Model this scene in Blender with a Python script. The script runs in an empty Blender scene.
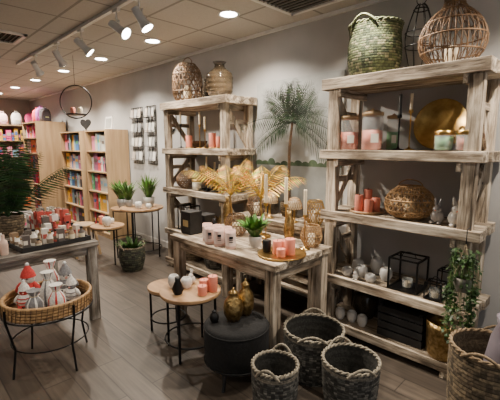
import bpy, math, random
from mathutils import Vector, Matrix
R=random.Random(11)
pi=math.pi
# ------------------------------------------------------------ materials
def _base(name):
    m=bpy.data.materials.new(name); m.use_nodes=True
    nt=m.node_tree; bs=nt.nodes['Principled BSDF']
    return m,nt,bs
def N(nt,t,**k):
    n=nt.nodes.new(t)
    for a,b in k.items(): setattr(n,a,b)
    return n
def mulcol(nt,sock):
    at=N(nt,'ShaderNodeAttribute'); at.attribute_name='col'
    mx=N(nt,'ShaderNodeMix',data_type='RGBA',blend_type='MULTIPLY'); mx.inputs[0].default_value=1
    nt.links.new(sock,mx.inputs[6]); nt.links.new(at.outputs['Color'],mx.inputs[7])
    return mx.outputs[2]
def mat(name,c1,c2=None,rough=.5,metal=0,scale=12,stretch=(1,1,1),bump=0.0,alpha=1,emit=0,coat=0,detail=4,lo=.35,hi=.65):
    m,nt,bs=_base(name)
    if c2 is None: c2=tuple(x*.78 for x in c1)
    tc=N(nt,'ShaderNodeTexCoord'); mp=N(nt,'ShaderNodeMapping'); mp.inputs['Scale'].default_value=stretch
    nz=N(nt,'ShaderNodeTexNoise'); nz.inputs['Scale'].default_value=scale; nz.inputs['Detail'].default_value=detail
    cr=N(nt,'ShaderNodeValToRGB'); cr.color_ramp.elements[0].position=lo; cr.color_ramp.elements[1].position=hi
    cr.color_ramp.elements[0].color=(*c2,1); cr.color_ramp.elements[1].color=(*c1,1)
    L=nt.links.new
    L(tc.outputs['Object'],mp.inputs[0]); L(mp.outputs[0],nz.inputs['Vector']); L(nz.outputs[0],cr.inputs[0])
    L(mulcol(nt,cr.outputs[0]),bs.inputs['Base Color'])
    bs.inputs['Roughness'].default_value=rough; bs.inputs['Metallic'].default_value=metal
    bs.inputs['Alpha'].default_value=alpha
    if coat: bs.inputs['Coat Weight'].default_value=coat
    if bump:
        bp=N(nt,'ShaderNodeBump'); bp.inputs['Strength'].default_value=bump; bp.inputs['Distance'].default_value=.01
        L(nz.outputs[0],bp.inputs['Height']); L(bp.outputs[0],bs.inputs['Normal'])
    if emit:
        bs.inputs['Emission Color'].default_value=(*c1,1); bs.inputs['Emission Strength'].default_value=emit
    return m
def wood(name,ax,c1,c2,rough=.7,bump=.35,fine=22):
    st=[fine]*3; st[ax]=1.3
    return mat(name,c1,c2,rough=rough,scale=1,stretch=tuple(st),bump=bump,detail=7,lo=.3,hi=.62)
def oldwood(name,ax,light,mid,dk):
    m,nt,bs=_base(name);L=nt.links.new
    tc=N(nt,'ShaderNodeTexCoord')
    mp=N(nt,'ShaderNodeMapping');st=[30]*3;st[ax]=1.8;mp.inputs['Scale'].default_value=st
    nz=N(nt,'ShaderNodeTexNoise');nz.inputs['Scale'].default_value=1;nz.inputs['Detail'].default_value=9;nz.inputs['Roughness'].default_value=.7;nz.inputs['Distortion'].default_value=.8
    cr=N(nt,'ShaderNodeValToRGB');e=cr.color_ramp.elements
    e[0].position=.38;e[0].color=(*dk,1);e[1].position=.62;e[1].color=(*light,1);q=e.new(.49);q.color=(*mid,1)
    L(tc.outputs['Object'],mp.inputs[0]);L(mp.outputs[0],nz.inputs['Vector']);L(nz.outputs[0],cr.inputs[0])
    mp2=N(nt,'ShaderNodeMapping');s2=[12]*3;s2[ax]=3.6;mp2.inputs['Scale'].default_value=s2
    n2=N(nt,'ShaderNodeTexNoise');n2.inputs['Scale'].default_value=1;n2.inputs['Detail'].default_value=7
    c2=N(nt,'ShaderNodeValToRGB');f=c2.color_ramp.elements
    f[0].position=.38;f[0].color=(.36,.32,.28,1);f[1].position=.57;f[1].color=(1,1,1,1)
    L(tc.outputs['Object'],mp2.inputs[0]);L(mp2.outputs[0],n2.inputs['Vector']);L(n2.outputs[0],c2.inputs[0])
    mx=N(nt,'ShaderNodeMix',data_type='RGBA',blend_type='MULTIPLY');mx.inputs[0].default_value=.95
    L(cr.outputs[0],mx.inputs[6]);L(c2.outputs[0],mx.inputs[7])
    L(mulcol(nt,mx.outputs[2]),bs.inputs['Base Color']);bs.inputs['Roughness'].default_value=.78
    bp=N(nt,'ShaderNodeBump');bp.inputs['Strength'].default_value=.7;bp.inputs['Distance'].default_value=.008
    L(nz.outputs[0],bp.inputs['Height']);L(bp.outputs[0],bs.inputs['Normal'])
    return m
WA=((.76,.665,.53),(.48,.39,.29),(.15,.115,.08))
wx=oldwood('weathered_wood_x',0,*WA); wy=oldwood('weathered_wood_y',1,*WA); wz=oldwood('weathered_wood_z',2,*WA)
GA=((.46,.43,.39),(.27,.245,.215),(.10,.085,.07))
gx=oldwood('grey_wood_x',0,*GA); gz=oldwood('grey_wood_z',2,*GA); gy=oldwood('grey_wood_y',1,*GA)
oak=wood('oak_wood',2,(.44,.30,.16),(.30,.19,.10),rough=.5,bump=.1,fine=14)
oaky=wood('acacia_top',1,(.50,.31,.16),(.24,.13,.065),rough=.4,bump=.1,fine=12)
black=mat('black_metal',(.02,.02,.022),(.012,.012,.012),rough=.45,metal=.6)
blackm=mat('black_fabric',(.007,.007,.008),(.003,.003,.003),rough=.95,scale=60,bump=.3)
blackw=mat('black_painted_wood',(.016,.016,.017),(.008,.008,.009),rough=.6,scale=20)
brass=mat('brass',(.66,.44,.15),(.42,.25,.08),rough=.28,metal=1,scale=14)
hbrass=mat('hammered_brass',(.50,.35,.15),(.22,.14,.05),rough=.35,metal=1,scale=45,bump=.8)
gold=mat('gold_leaf',(.66,.43,.06),(.33,.20,.03),rough=.4,metal=.4,scale=20)
rattan=mat('rattan',(.46,.28,.12),(.25,.14,.06),rough=.6,scale=30)
drattan=mat('dark_rattan',(.20,.11,.05),(.09,.05,.025),rough=.6,scale=30)
weave=mat('woven_grass',(.9,.9,.9),(.45,.45,.45),rough=.85,scale=60,bump=.5)
dark=mat('dark_interior',(.035,.03,.025),(.02,.017,.014),rough=.9)
wax=mat('wax',(1,1,1),(.92,.92,.92),rough=.5,scale=6)
glass=mat('glass',(.8,.85,.85),(.75,.8,.8),rough=.05,alpha=.2)
smoke=mat('smoked_glass',(.07,.052,.035),(.035,.027,.018),rough=.1,alpha=.85)
ceram=mat('white_ceramic',(.78,.76,.73),(.64,.62,.59),rough=.35,scale=9)
plain=mat('painted_card',(1,1,1),(.86,.86,.86),rough=.55,scale=9)
fabric=mat('plush_fabric',(1,1,1),(.7,.7,.7),rough=.95,scale=80,bump=.4)
leafm=mat('leaf',(.11,.20,.045),(.04,.09,.018),rough=.5,scale=10)
dleaf=mat('dark_leaf',(.030,.048,.024),(.010,.018,.010),rough=.7,scale=8)
soil=mat('soil',(.06,.04,.025),rough=1,scale=60)
metalw=mat('white_metal',(.78,.78,.76),(.70,.70,.68),rough=.4)
lampm=mat('lamp_emitter',(1,.94,.85),(1,.94,.85),emit=30)
rope=mat('rope',(.55,.45,.30),(.35,.27,.16),rough=.9,scale=70,bump=.5)
wallm=mat('wall_paint',(.47,.46,.45),(.42,.412,.402),rough=.85,scale=3,bump=.03)
endm=mat('end_wall_paint',(.50,.45,.40),(.45,.40,.36),rough=.85,scale=3)
trimm=mat('trim_paint',(.60,.58,.55),rough=.5)
def brickmat(name,c1,c2,mort,bw,rh,ms,offs,rough,rot=0,grain=False):
    m,nt,bs=_base(name); L=nt.links.new
    tc=N(nt,'ShaderNodeTexCoord'); mp=N(nt,'ShaderNodeMapping'); mp.inputs['Rotation'].default_value=(0,0,rot)
    br=N(nt,'ShaderNodeTexBrick'); br.offset=offs
    br.inputs['Color1'].default_value=(*c1,1); br.inputs['Color2'].default_value=(*c2,1); br.inputs['Mortar'].default_value=(*mort,1)
    br.inputs['Scale'].default_value=1; br.inputs['Brick Width'].default_value=bw; br.inputs['Row Height'].default_value=rh; br.inputs['Mortar Size'].default_value=ms
    L(tc.outputs['Object'],mp.inputs[0]); L(mp.outputs[0],br.inputs['Vector'])
    mp2=N(nt,'ShaderNodeMapping'); mp2.inputs['Scale'].default_value=(2,26,1) if grain else (9,9,9)
    nz=N(nt,'ShaderNodeTexNoise'); nz.inputs['Scale'].default_value=1.2 if grain else 8; nz.inputs['Detail'].default_value=6
    L(mp.outputs[0],mp2.inputs[0]); L(mp2.outputs[0],nz.inputs['Vector'])
    cr=N(nt,'ShaderNodeValToRGB'); v=.5 if grain else .88
    cr.color_ramp.elements[0].color=(v,v,v,1); cr.color_ramp.elements[0].position=.3; cr.color_ramp.elements[1].position=.7
    L(nz.outputs[0],cr.inputs[0])
    mx=N(nt,'ShaderNodeMix',data_type='RGBA',blend_type='MULTIPLY'); mx.inputs[0].default_value=1
    L(br.outputs['Color'],mx.inputs[6]); L(cr.outputs[0],mx.inputs[7]); L(mx.outputs[2],bs.inputs['Base Color'])
    bs.inputs['Roughness'].default_value=rough
    return m
floorm=brickmat('vinyl_plank_floor',(.118,.093,.072),(.078,.061,.048),(.04,.032,.026),1.2,.18,.004,.37,.45,rot=pi/2,grain=True)
ceilm=brickmat('ceiling_tiles',(.55,.53,.49),(.52,.50,.46),(.30,.285,.26),.6,.6,.014,0,.9)
# ------------------------------------------------------------ builder
class B:
    def __init__(s): s.v=[];s.f=[];s.m=[];s.c=[];s.s=[];s.mats=[];s.X=Matrix.Identity(4)
    def add(s,vs,fs,mt,col=(1,1,1),sm=False):
        o=len(s.v); X=s.X
        s.v+=[tuple(X@Vector(p)) for p in vs]
        if mt not in s.mats: s.mats.append(mt)
        i=s.mats.index(mt)
        for k,f in enumerate(fs):
            s.f.append(tuple(o+a for a in f)); s.m.append(i)
            s.c.append(col[k] if isinstance(col,list) else col); s.s.append(sm)
    def box(s,c,sz,mt,col=(1,1,1),rot=(0,0,0)):
        M=Matrix.Translation(c)@Matrix.Rotation(rot[2],4,'Z')@Matrix.Rotation(rot[1],4,'Y')@Matrix.Rotation(rot[0],4,'X')
        h=[a/2 for a in sz]
        vs=[M@Vector((x*h[0],y*h[1],z*h[2])) for x in(-1,1) for y in(-1,1) for z in(-1,1)]
        s.add(vs,[(0,1,3,2),(4,6,7,5),(0,4,5,1),(2,3,7,6),(0,2,6,4),(1,5,7,3)],mt,col)
    def beam(s,p,q,w,d,mt,col=(1,1,1),ref=(0,1,0)):
        p=Vector(p);q=Vector(q);t=(q-p).normalized();r=Vector(ref)
        a=t.cross(r).normalized()*w/2;b=t.cross(a).normalized()*d/2
        vs=[p-a-b,p+a-b,p+a+b,p-a+b,q-a-b,q+a-b,q+a+b,q-a+b]
        s.add(vs,[(3,2,1,0),(4,5,6,7),(0,1,5,4),(1,2,6,5),(2,3,7,6),(3,0,4,7)],mt,col)
    def cyl(s,p,q,r0,r1,mt,col=(1,1,1),n=16,sm=True):
        p=Vector(p);q=Vector(q);t=(q-p).normalized()
        a=t.cross(Vector((1,0,0)) if abs(t.x)<.9 else Vector((0,1,0))).normalized();b=t.cross(a)
        vs=[]
        for c,r in((p,r0),(q,r1)):
            for i in range(n):
                w=2*pi*i/n; vs.append(c+a*(r*math.cos(w))+b*(r*math.sin(w)))
        s.add(vs,[(i,(i+1)%n,n+(i+1)%n,n+i) for i in range(n)],mt,col,sm)
        s.add(vs,[tuple(range(n-1,-1,-1)),tuple(range(n,2*n))],mt,col)
    def lathe(s,pr,mt,col=(1,1,1),n=28,c=(0,0,0),sm=True,caps=True,sq=(1,1),pw=1):
        vs=[];
        def f(a): return math.copysign(abs(a)**pw,a)
        for r,z in pr:
            for i in range(n):
                w=2*pi*i/n; vs.append((c[0]+r*f(math.cos(w))*sq[0],c[1]+r*f(math.sin(w))*sq[1],c[2]+z))
        fs=[]
        for j in range(len(pr)-1):
            for i in range(n): fs.append((j*n+i,j*n+(i+1)%n,(j+1)*n+(i+1)%n,(j+1)*n+i))
        s.add(vs,fs,mt,col,sm)
        if caps:
            k=(len(pr)-1)*n
            if pr[0][0]>1e-4: s.add(vs[:n],[tuple(range(n-1,-1,-1))],mt,col if not isinstance(col,list) else col[0])
            if pr[-1][0]>1e-4: s.add(vs[k:],[tuple(range(n))],mt,col if not isinstance(col,list) else col[0])
    def sph(s,c,r,mt,col=(1,1,1),sc=(1,1,1),n=14,rot=None):
        old=s.X; M=Matrix.Translation(c)
        if rot: M=M@Matrix.Rotation(rot[2],4,'Z')@Matrix.Rotation(rot[1],4,'Y')@Matrix.Rotation(rot[0],4,'X')
        s.X=old@M@Matrix.Diagonal((sc[0],sc[1],sc[2],1))
        k=n//2+1
        s.lathe([(max(1e-5,r*math.sin(pi*i/k)),-r*math.cos(pi*i/k)) for i in range(k+1)],mt,col,n=n,caps=False)
        s.X=old
    def tube(s,pts,r,mt,col=(1,1,1),n=6,closed=False):
        P=[Vector(p) for p in pts];m=len(P);vs=[];pa=None
        for i in range(m):
            if closed: t=P[(i+1)%m]-P[i-1]
            else: t=P[min(i+1,m-1)]-P[max(i-1,0)]
            t.normalize()
            if pa is None: a=t.cross(Vector((0,0,1)) if abs(t.z)<.9 else Vector((1,0,0)))
            else: a=pa-t*pa.dot(t)
            a.normalize();pa=a;b=t.cross(a)
            rr=r(i/(m-1)) if callable(r) else r
            for k in range(n):
                w=2*pi*k/n; vs.append(P[i]+a*(rr*math.cos(w))+b*(rr*math.sin(w)))
        fs=[]
        for i in range(m if closed else m-1):
            j=(i+1)%m
            for k in range(n): fs.append((i*n+k,i*n+(k+1)%n,j*n+(k+1)%n,j*n+k))
        s.add(vs,fs,mt,col,True)
    def ring(s,c,Rr,r,mt,col=(1,1,1),nrm='z',n=40,k=6):
        pts=[]
        for i in range(n):
            w=2*pi*i/n;x,y=Rr*math.cos(w),Rr*math.sin(w)
            pts.append({'z':(c[0]+x,c[1]+y,c[2]),'x':(c[0],c[1]+x,c[2]+y),'y':(c[0]+x,c[1],c[2]+y)}[nrm])
        s.tube(pts,r,mt,col,k,True)
    def done(s,name,loc=(0,0,0),rz=0,bev=0,parent=None):
        me=bpy.data.meshes.new(name); me.from_pydata(s.v,[],s.f)
        for m in s.mats: me.materials.append(m)
        me.polygons.foreach_set('material_index',s.m); me.polygons.foreach_set('use_smooth',s.s)
        ca=me.color_attributes.new('col','FLOAT_COLOR','CORNER'); buf=[]
        for p,c in zip(me.polygons,s.c): buf+=[c[0],c[1],c[2],1.0]*p.loop_total
        ca.data.foreach_set('color',buf); me.update()
        o=bpy.data.objects.new(name,me); bpy.context.scene.collection.objects.link(o)
        o.location=loc; o.rotation_euler=(0,0,rz)
        if bev:
            md=o.modifiers.new('bev','BEVEL'); md.width=bev; md.segments=2; md.limit_method='ANGLE'; md.angle_limit=1
        if parent: o.parent=parent
        return o
def v(a=.12): 
    k=1+R.uniform(-a,a); return (k,k,k)
def interp(pr,t):
    x=t*(len(pr)-1);i=min(int(x),len(pr)-2);f=x-i
    def cr(k):
        p0=pr[max(i-1,0)][k];p1=pr[i][k];p2=pr[i+1][k];p3=pr[min(i+2,len(pr)-1)][k]
        return .5*(2*p1+(p2-p0)*f+(2*p0-5*p1+4*p2-p3)*f*f+(3*p1-p0-3*p2+p3)*f**3)
    return max(cr(0),.001),cr(1)
# ------------------------------------------------------------ generic object makers
def weave_wall(b,pr,cols,rows=14,K=26,amp=.006,c=(0,0,0),bandcol=None,inner=True):
    sub=3;n=K*3;vs=[];H=rows*sub
    for j in range(H+1):
        r,z=interp(pr,j/H);row=min(j//sub,rows-1);ph=(j%sub)/sub
        for i in range(n):
            w=2*pi*i/n
            bul=math.sin(pi*ph)
            rr=r+amp*bul*(.55+.45*math.cos(K*w+pi*row))
            vs.append((c[0]+rr*math.cos(w),c[1]+rr*math.sin(w),c[2]+z))
    fs=[];cl=[]
    cell={}
    for j in range(H):
        row=j//sub
        for i in range(n):
            fs.append((j*n+i,j*n+(i+1)%n,(j+1)*n+(i+1)%n,(j+1)*n+i))
            key=(row,i//3)
            if key not in cell:
                bc=R.choice(cols)
                if bandcol and bandcol[0]<=row/rows<bandcol[1]: bc=bandcol[2]
                k=R.uniform(.75,1.2); cell[key]=(bc[0]*k,bc[1]*k,bc[2]*k)
            q=cell[key]; d=.5 if j%sub==0 else 1
            cl.append((q[0]*d,q[1]*d,q[2]*d))
    b.add(vs,fs,weave,cl,True)
    if inner:
        m=cols[0]
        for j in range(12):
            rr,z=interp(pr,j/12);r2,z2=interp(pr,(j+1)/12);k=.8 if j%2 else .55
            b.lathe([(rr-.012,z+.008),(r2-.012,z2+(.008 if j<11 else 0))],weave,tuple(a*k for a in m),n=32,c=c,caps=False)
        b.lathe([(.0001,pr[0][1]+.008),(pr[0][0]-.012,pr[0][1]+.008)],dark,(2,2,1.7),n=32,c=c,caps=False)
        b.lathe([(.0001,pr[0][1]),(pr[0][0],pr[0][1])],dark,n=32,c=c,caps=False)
def basket(name,loc,pr,cols,rimcol,rows=14,K=26,handles=True,amp=.006,rz=0,band=None,fill=None):
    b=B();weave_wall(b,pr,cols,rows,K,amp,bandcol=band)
    r,z=pr[-1]
    for k in range(2):
        pts=[]
        for i in range(90):
            w=2*pi*i/90;a=30*w/2+k*pi
            pts.append(((r-.004+.006*math.cos(a))*math.cos(w),(r-.004+.006*math.cos(a))*math.sin(w),z+.004+.006*math.sin(a)))
        b.tube(pts,.007,weave,rimcol,5,True)
    if handles:
        for sg in(0,pi):
            pts=[]
            for i in range(11):
                a=pi*i/10; w=sg+(a-pi/2)*.30
                pts.append(((r+.012)*math.cos(w),(r+.012)*math.sin(w),z+.055*math.sin(a)-.01))
            b.tube(pts,.008,weave,rimcol,6)
    if fill: fill(b)
    return b.done(name,loc,rz)
def lattice(b,pr,n,turns,r,mt,rings=(),both=True,col=(1,1,1),seg=14,c=(0,0,0)):
    for i in range(n):
        for d in ((1,-1) if both else (1,)):
            pts=[]
            for j in range(seg+1):
                t=j/seg;rr,z=interp(pr,t);w=2*pi*(i/n+d*turns*t)
                pts.append((c[0]+rr*math.cos(w),c[1]+rr*math.sin(w),c[2]+z))
            b.tube(pts,r,mt,col,4)
    for t in rings:
        rr,z=interp(pr,t); b.ring((c[0],c[1],c[2]+z),rr,r*1.5,mt,col,n=30,k=5)
def candle(b,c,r,h,col):
    b.lathe([(r*.97,0),(r,.004),(r,h-.004),(r*.93,h),(r*.6,h-.004),(.001,h-.006)],wax,col,n=18,c=c)
    b.cyl((c[0],c[1],c[2]+h-.006),(c[0]+.002,c[1],c[2]+h+.012),.0018,.0014,black,n=5)
PINK=(.74,.25,.17); RED=(.5,.10,.07); CREAM=(.80,.68,.48); GREEN=(.20,.50,.20)
def jar(name,loc,r,h,col,lid=True):
    b=B()
    b.lathe([(.001,.004),(r*.93,.004),(r*.93,h*.5),(.001,h*.5)],wax,col,n=20,caps=False)
    b.lathe([(r*.9,0),(r,.01),(r,h*.78),(r*.92,h*.84),(r*.92,h*.86)],glass,n=24,caps=False)
    b.lathe([(r*.9,.001),(.001,.001)],glass,n=24,caps=False)
    b.box((-r*1.0,0,h*.3),(.002,r*.7,h*.22),plain,(.8,.75,.65),)
    if lid:
        b.lathe([(r*.93,h*.86),(r*1.0,h*.87),(r*1.0,h*.95),(r*.3,h*.97),(r*.16,h),(.001,h+.005)],oak,n=22)
    return b.done(name,loc,-.6+R.uniform(-.2,.2)+1.2)
def frond(b,p0,d0,L,droop,ll,mt,col=(1,1,1),n=14,nrm=None,wid=.12,fold=.25,thin=.003,sx=1):
    p0=Vector(p0);d=Vector(d0).normalized();P=[]
    for i in range(n+1):
        s=i/n; P.append(p0+d*L*s+Vector((0,0,-1))*droop*s*s)
    def sq(p): return Vector((p0.x+(p.x-p0.x)*sx,p.y,p.z))
    b.tube([sq(p) for p in P],lambda t:thin*(1.2-t),mt,col,4)
    for i in range(2,n+1):
        t=(P[i]-P[i-1]).normalized();s=i/n
        up=Vector(nrm) if nrm else Vector((0,0,1))
        sd=t.cross(up)
        if sd.length<.05: sd=Vector((1,0,0))
        sd.normalize()
        l=ll*(math.sin(pi*min(1,.18+.8*s))**.6)*R.uniform(.85,1.1)
        for g in(-1,1):
            dr=(sd*g*.85+t*.65+(Vector((0,0,-fold)) if not nrm else Vector((0,0,-fold*.6)))).normalized()
            q=P[i]+dr*l; w=t*(l*wid*.5)
            m=P[i]+dr*l*.4
            b.add([sq(P[i]),sq(m+w),sq(q),sq(m-w)],[(0,1,2,3)],mt,tuple(c*R.uniform(.6,1.3) for c in col))
def bush(b,c,r,h,n,mt,col=(1,1,1),wide=.16,lean=.8):
    for i in range(n):
        w=R.uniform(0,2*pi);e=R.uniform(.15,1)*lean;L=h*R.uniform(.6,1.1)
        d=Vector((math.cos(w)*e,math.sin(w)*e,1)).normalized()
        p=Vector(c)+Vector((math.cos(w),math.sin(w),0))*r*R.uniform(0,.5)
        sd=d.cross(Vector((0,0,1)));sd=sd.normalized() if sd.length>.01 else Vector((1,0,0))
        m=p+d*L*.55;q=p+d*L+Vector((math.cos(w)*e,math.sin(w)*e,-.6*e))*L*.35
        ww=sd*L*wide*.5;k=R.uniform(.6,1.4)
        b.add([p-ww*.3,p+ww*.3,m+ww,q,m-ww],[(0,1,2,4),(4,2,3)],mt,tuple(a*k for a in col))
def potplant(name,loc,pr,ph,potmat,pcol,leafh,n,lm=leafm,wide=.16,lean=.8,col=(1,1,1)):
    b=B();b.lathe([(pr*.7,0),(pr*.95,ph*.5),(pr,ph),(pr*.9,ph),(pr*.88,ph*.9)],potmat,pcol,n=24)
    b.lathe([(pr*.88,ph*.9),(.001,ph*.9)],soil,n=24,caps=False)
    bush(b,(0,0,ph*.9),pr,leafh,n,lm,col,wide,lean)
    return b.done(name,loc)
def candlestick(name,loc,h,mt=black,ccol=CREAM,ch=.15,r=.012):
    b=B()
    b.lathe([(.045,0),(.045,.006),(.012,.014),(.005,.03),(.005,h-.03),(r*1.5,h-.02),(r*1.3,h-.004),(r*1.3,h)],mt,n=18)
    candle(b,(0,0,h-.004),r,ch,ccol)
    return b.done(name,loc)
def roundtable(name,loc,r,h,top=oaky,nl=4,th=.03,ringz=.12,splay=1.0):
    b=B()
    b.lathe([(r*.97,h-th),(r,h-th*.7),(r,h-.004),(r*.985,h)],top,n=40,sm=False)
    b.ring((0,0,h-th-.008),r*.86,.008,black)
    for i in range(nl):
        w=2*pi*i/nl+.5
        b.cyl((r*.86*math.cos(w),r*.86*math.sin(w),h-th),(r*.86*splay*math.cos(w),r*.86*splay*math.sin(w),0),.010,.010,black,n=8)
    if ringz: b.ring((0,0,ringz),r*.86,.007,black)
    return b.done(name,loc)
# ------------------------------------------------------------ room
XW=3.08
def shell(name,c,sz,mt):
    b=B(); b.box((0,0,0),sz,mt); return b.done(name,c)
shell('floor',(-.46,4.5,-.05),(7.2,14.2,.1),floorm)
shell('wall_right',(XW+.05,4.5,1.4),(.1,14.2,2.8),wallm)
shell('wall_far',(-.46,11.65,1.4),(7.2,.1,2.8),endm)
shell('wall_left',(-4.1,4.5,1.4),(.1,14.2,2.8),wallm)
shell('ceiling',(-.46,4.5,2.85),(7.2,14.2,.1),ceilm)
b=B();b.box((0,0,.045),(.014,13.9,.09),trimm);b.box((.003,0,.094),(.008,13.9,.008),trimm);b.done('baseboard_right',(XW-.008,4.5,0))
b=B();b.box((0,0,.045),(7.0,.014,.09),trimm);b.done('baseboard_far',(-.46,11.592,0))
b=B();b.box((0,0,0),(.03,13.9,.03),metalw);b.done('trim_1',(XW-.016,4.5,2.784))
def vent(loc,sx,sy):
    b=B();f=.04
    for sg in(-1,1):
        b.box((sg*(sx/2-f/2),0,0),(f,sy,.02),metalw);b.box((0,sg*(sy/2-f/2),0),(sx,f,.02),metalw)
    b.box((0,0,.006),(sx-f,sy-f,.004),dark)
    k=int((sx-2*f)/.05)
    for i in range(k): b.box((-sx/2+f+.03+i*.05,0,-.002),(.006,sy-2*f,.018),metalw,(.35,.33,.3),rot=(0,.6,0))
    b.done('ceiling_vent',loc)
vent((2.55,1.75,2.789),.6,1.1); vent((1.05,5.0,2.789),.5,.5)
DL=[(2.45,.1),(2.45,1.4),(2.44,2.72),(2.41,4.02),(2.37,5.34),(2.30,6.62),(2.23,7.9),(2.2,9.2),(2.15,10.5)]+[(-.9,y) for y in(.1,2.72,5.34,7.9,10.5)]
WC=(1,.88,.73)
for x,y in DL:
    b=B();b.lathe([(.075,0),(.10,-.006),(.105,0)],metalw,n=32,caps=False)
    b.lathe([(.078,-.001),(.001,-.001)],lampm,n=32,caps=False)
    b.lathe([(.105,0),(.075,0)],metalw,n=32,caps=False)
    b.done('recessed_downlight',(x,y,2.799))
def spot(loc,target,e,size,col=WC,blend=.6,rad=.04,nm='spot_lamp_light'):
    l=bpy.data.lights.new(nm,'SPOT');l.energy=e;l.color=col;l.spot_size=math.radians(size);l.spot_blend=blend;l.shadow_soft_size=rad
    o=bpy.data.objects.new(nm,l);bpy.context.scene.collection.objects.link(o);o.location=loc
    o.rotation_euler=(Vector(target)-Vector(loc)).to_track_quat('-Z','Y').to_euler();return o
for x,y in DL: spot((x,y,2.78),(x,y,0),(185 if y<6 else 250) if x>0 else 110,134)
b=B();b.box((0,0,0),(.035,4.2,.03),metalw);b.done('track_light_rail',(1.6,4.35,2.784))
def track(y,target,e=110):
    b=B();hd=(Vector(target)-Vector((1.6,y,2.62))).normalized()
    b.box((0,0,.136),(.03,.10,.022),metalw);b.cyl((0,0,.13),(0,0,.02),.007,.007,metalw,n=8)
    p=-hd*.07;q=hd*.06
    b.cyl(p,q,.032,.036,metalw,n=18)
    b.cyl(q,q+hd*.05,.036,.055,metalw,n=18);b.cyl(q+hd*.048,q+hd*.052,.048,.048,lampm,n=18)
    b.tube([(0,.045,0),(0,.045,.05),(0,0,.055),(0,-.045,.05),(0,-.045,0)],.005,metalw)
    b.done('track_spotlight',(1.6,y,2.62))
    s0=Vector((1.6,y,2.62))+hd*.14
    spot(s0,target,e,56,nm='track_lamp_light')
track(2.85,(2.4,2.0,.8),210);track(4.05,(2.8,3.4,1.3),140);track(4.75,(2.8,5.2,1.0),150);track(5.6,(2.8,6.6,1.2),190)
track(3.25,(2.7,1.2,1.1),170)
# ------------------------------------------------------------ wooden rack units
SH=[.12,.52,1.06,1.56,2.12]
def rack(y0,y1,x0=2.6,x1=3.04):
    b=B();cx=(x0+x1)/2;cy=(y0+y1)/2;hx=(x1-x0)/2;hy=(y1-y0)/2;pw=.085
    for sx in(-1,1):
        for sy in(-1,1):
            b.box((sx*(hx-pw/2-.004),sy*(hy-pw/2-.03),1.03),(pw*.8,pw,2.06),wz,v(.2))
    for z in SH:
        th=.085 if z>2 else .07
        k=3;w=(2*hx+.02)/k
        for i in range(k):
            b.box((-hx-.01+w*(i+.5),R.uniform(-.012,.012),z-th/2-(.004 if i%2 else 0)*R.random()),(w-.006,2*hy+.03,th-(.004 if i%2 else 0)),wy,v(.25))
        for sy in(-1,1): b.box((0,sy*(hy-pw-.045),z-th-.03),(2*hx-.01,.03,.06),wx,v(.2))
    for sy in(-1,1):
        yy=sy*(hy-.075)
        for i in range(4):
            za,zb=SH[i]+.02,SH[i+1]-.1
            xa,xb=-hx+.05,hx-.05
            if i%2: xa,xb=xb,xa
            b.beam((xa,yy,za),(xb,yy,zb),.06,.025,wz,v(.2),ref=(0,1,0))
        for z in(.8,1.32,1.85): b.box((0,yy-.0*sy,z),(2*hx-.06,.022,.05),wx,v(.2))
    return b.done('wooden_display_rack',(cx,cy,0),bev=.004)
rack(.60,1.75);rack(2.95,4.19)
# ------------------------------------------------------------ big farmhouse table
b=B();x0,x1,y0,y1,H=1.84,2.555,1.6,2.9,.78
hx=(x1-x0)/2;hy=(y1-y0)/2
for i in range(5):
    w=2*hx/5;b.box((-hx+w*(i+.5),0,H-.025),(w-.004,2*hy,.05),wy,v(.15))
for sx in(-1,1):
    b.box((sx*(hx-.06),0,H-.095),(.03,2*hy-.12,.09),wy,v(.15))
    for sy in(-1,1): b.box((sx*(hx-.06),sy*(hy-.07),(H-.05)/2),(.085,.085,H-.05),wz,v(.15))
for sy in(-1,1): b.box((0,sy*(hy-.06),H-.095),(2*hx-.12,.03,.09),wx,v(.15))
b.done('farmhouse_table',((x0+x1)/2,(y0+y1)/2,0),bev=.005)
b=B()
for i in range(3): b.box((-.21+.14*(i+.5),0,.855),(.136,1.06,.04),wy,v(.15))
for sx in(-1,1):
    for sy in(-1,1): b.box((sx*.17,sy*.48,.418),(.06,.06,.835),wz,v(.15))
b.box((-.18,0,.79),(.025,.96,.09),wy,v());b.box((0,0,.25),(.38,.98,.03),wy,v())
b.done('console_table',(2.84,2.35,0),bev=.004)
# ------------------------------------------------------------ palm wall print
b=B();b.box((0,0,0),(.012,1.10,1.35),plain,(.40,.41,.40))
b.box((-.0065,0,-.44),(.002,1.10,.45),plain,(.22,.23,.22))
for i in range(12):
    b.sph((-.006,-.5+i*.092,-.21+R.uniform(-.02,.02)),.05,dleaf,(2.2,2.2,2.2),(.02,1.15,R.uniform(.4,1.1)))
b.done('landscape_wall_print',(XW-.012,2.40,1.60))
# artificial palm standing on the console, arching fronds with separate leaflets
b=B();weave_wall(b,[(.07,0),(.09,.08),(.09,.15)],[(.3,.24,.16),(.2,.16,.1)],rows=7,K=16);b.lathe([(.08,.13),(.001,.13)],soil,n=20,caps=False)
tr=[(0,0,.1),(.01,.02,.4),(0,.01,.7),(-.01,-.03,.95)]
b.tube([tr[0]]+[tuple(Vector(tr[i]).lerp(Vector(tr[i+1]),f)) for i in range(3) for f in(.5,1)],lambda t:.018-.006*t,drattan,(.6,.6,.6),8)
for i in range(17):
    a=-.45+(pi+.9)*i/16+R.uniform(-.05,.05)
    xo=R.uniform(-.30,.06)
    frond(b,(-.01+R.uniform(-.02,.01),-.03,.95),(xo,math.cos(a),math.sin(a)*1.05+.1),R.uniform(.50,.62),.20*(.4+abs(math.cos(a))),.17,dleaf,(1,1.15,1),n=26,nrm=(1,0,0),wid=.075,fold=1.3,thin=.005)
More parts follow.
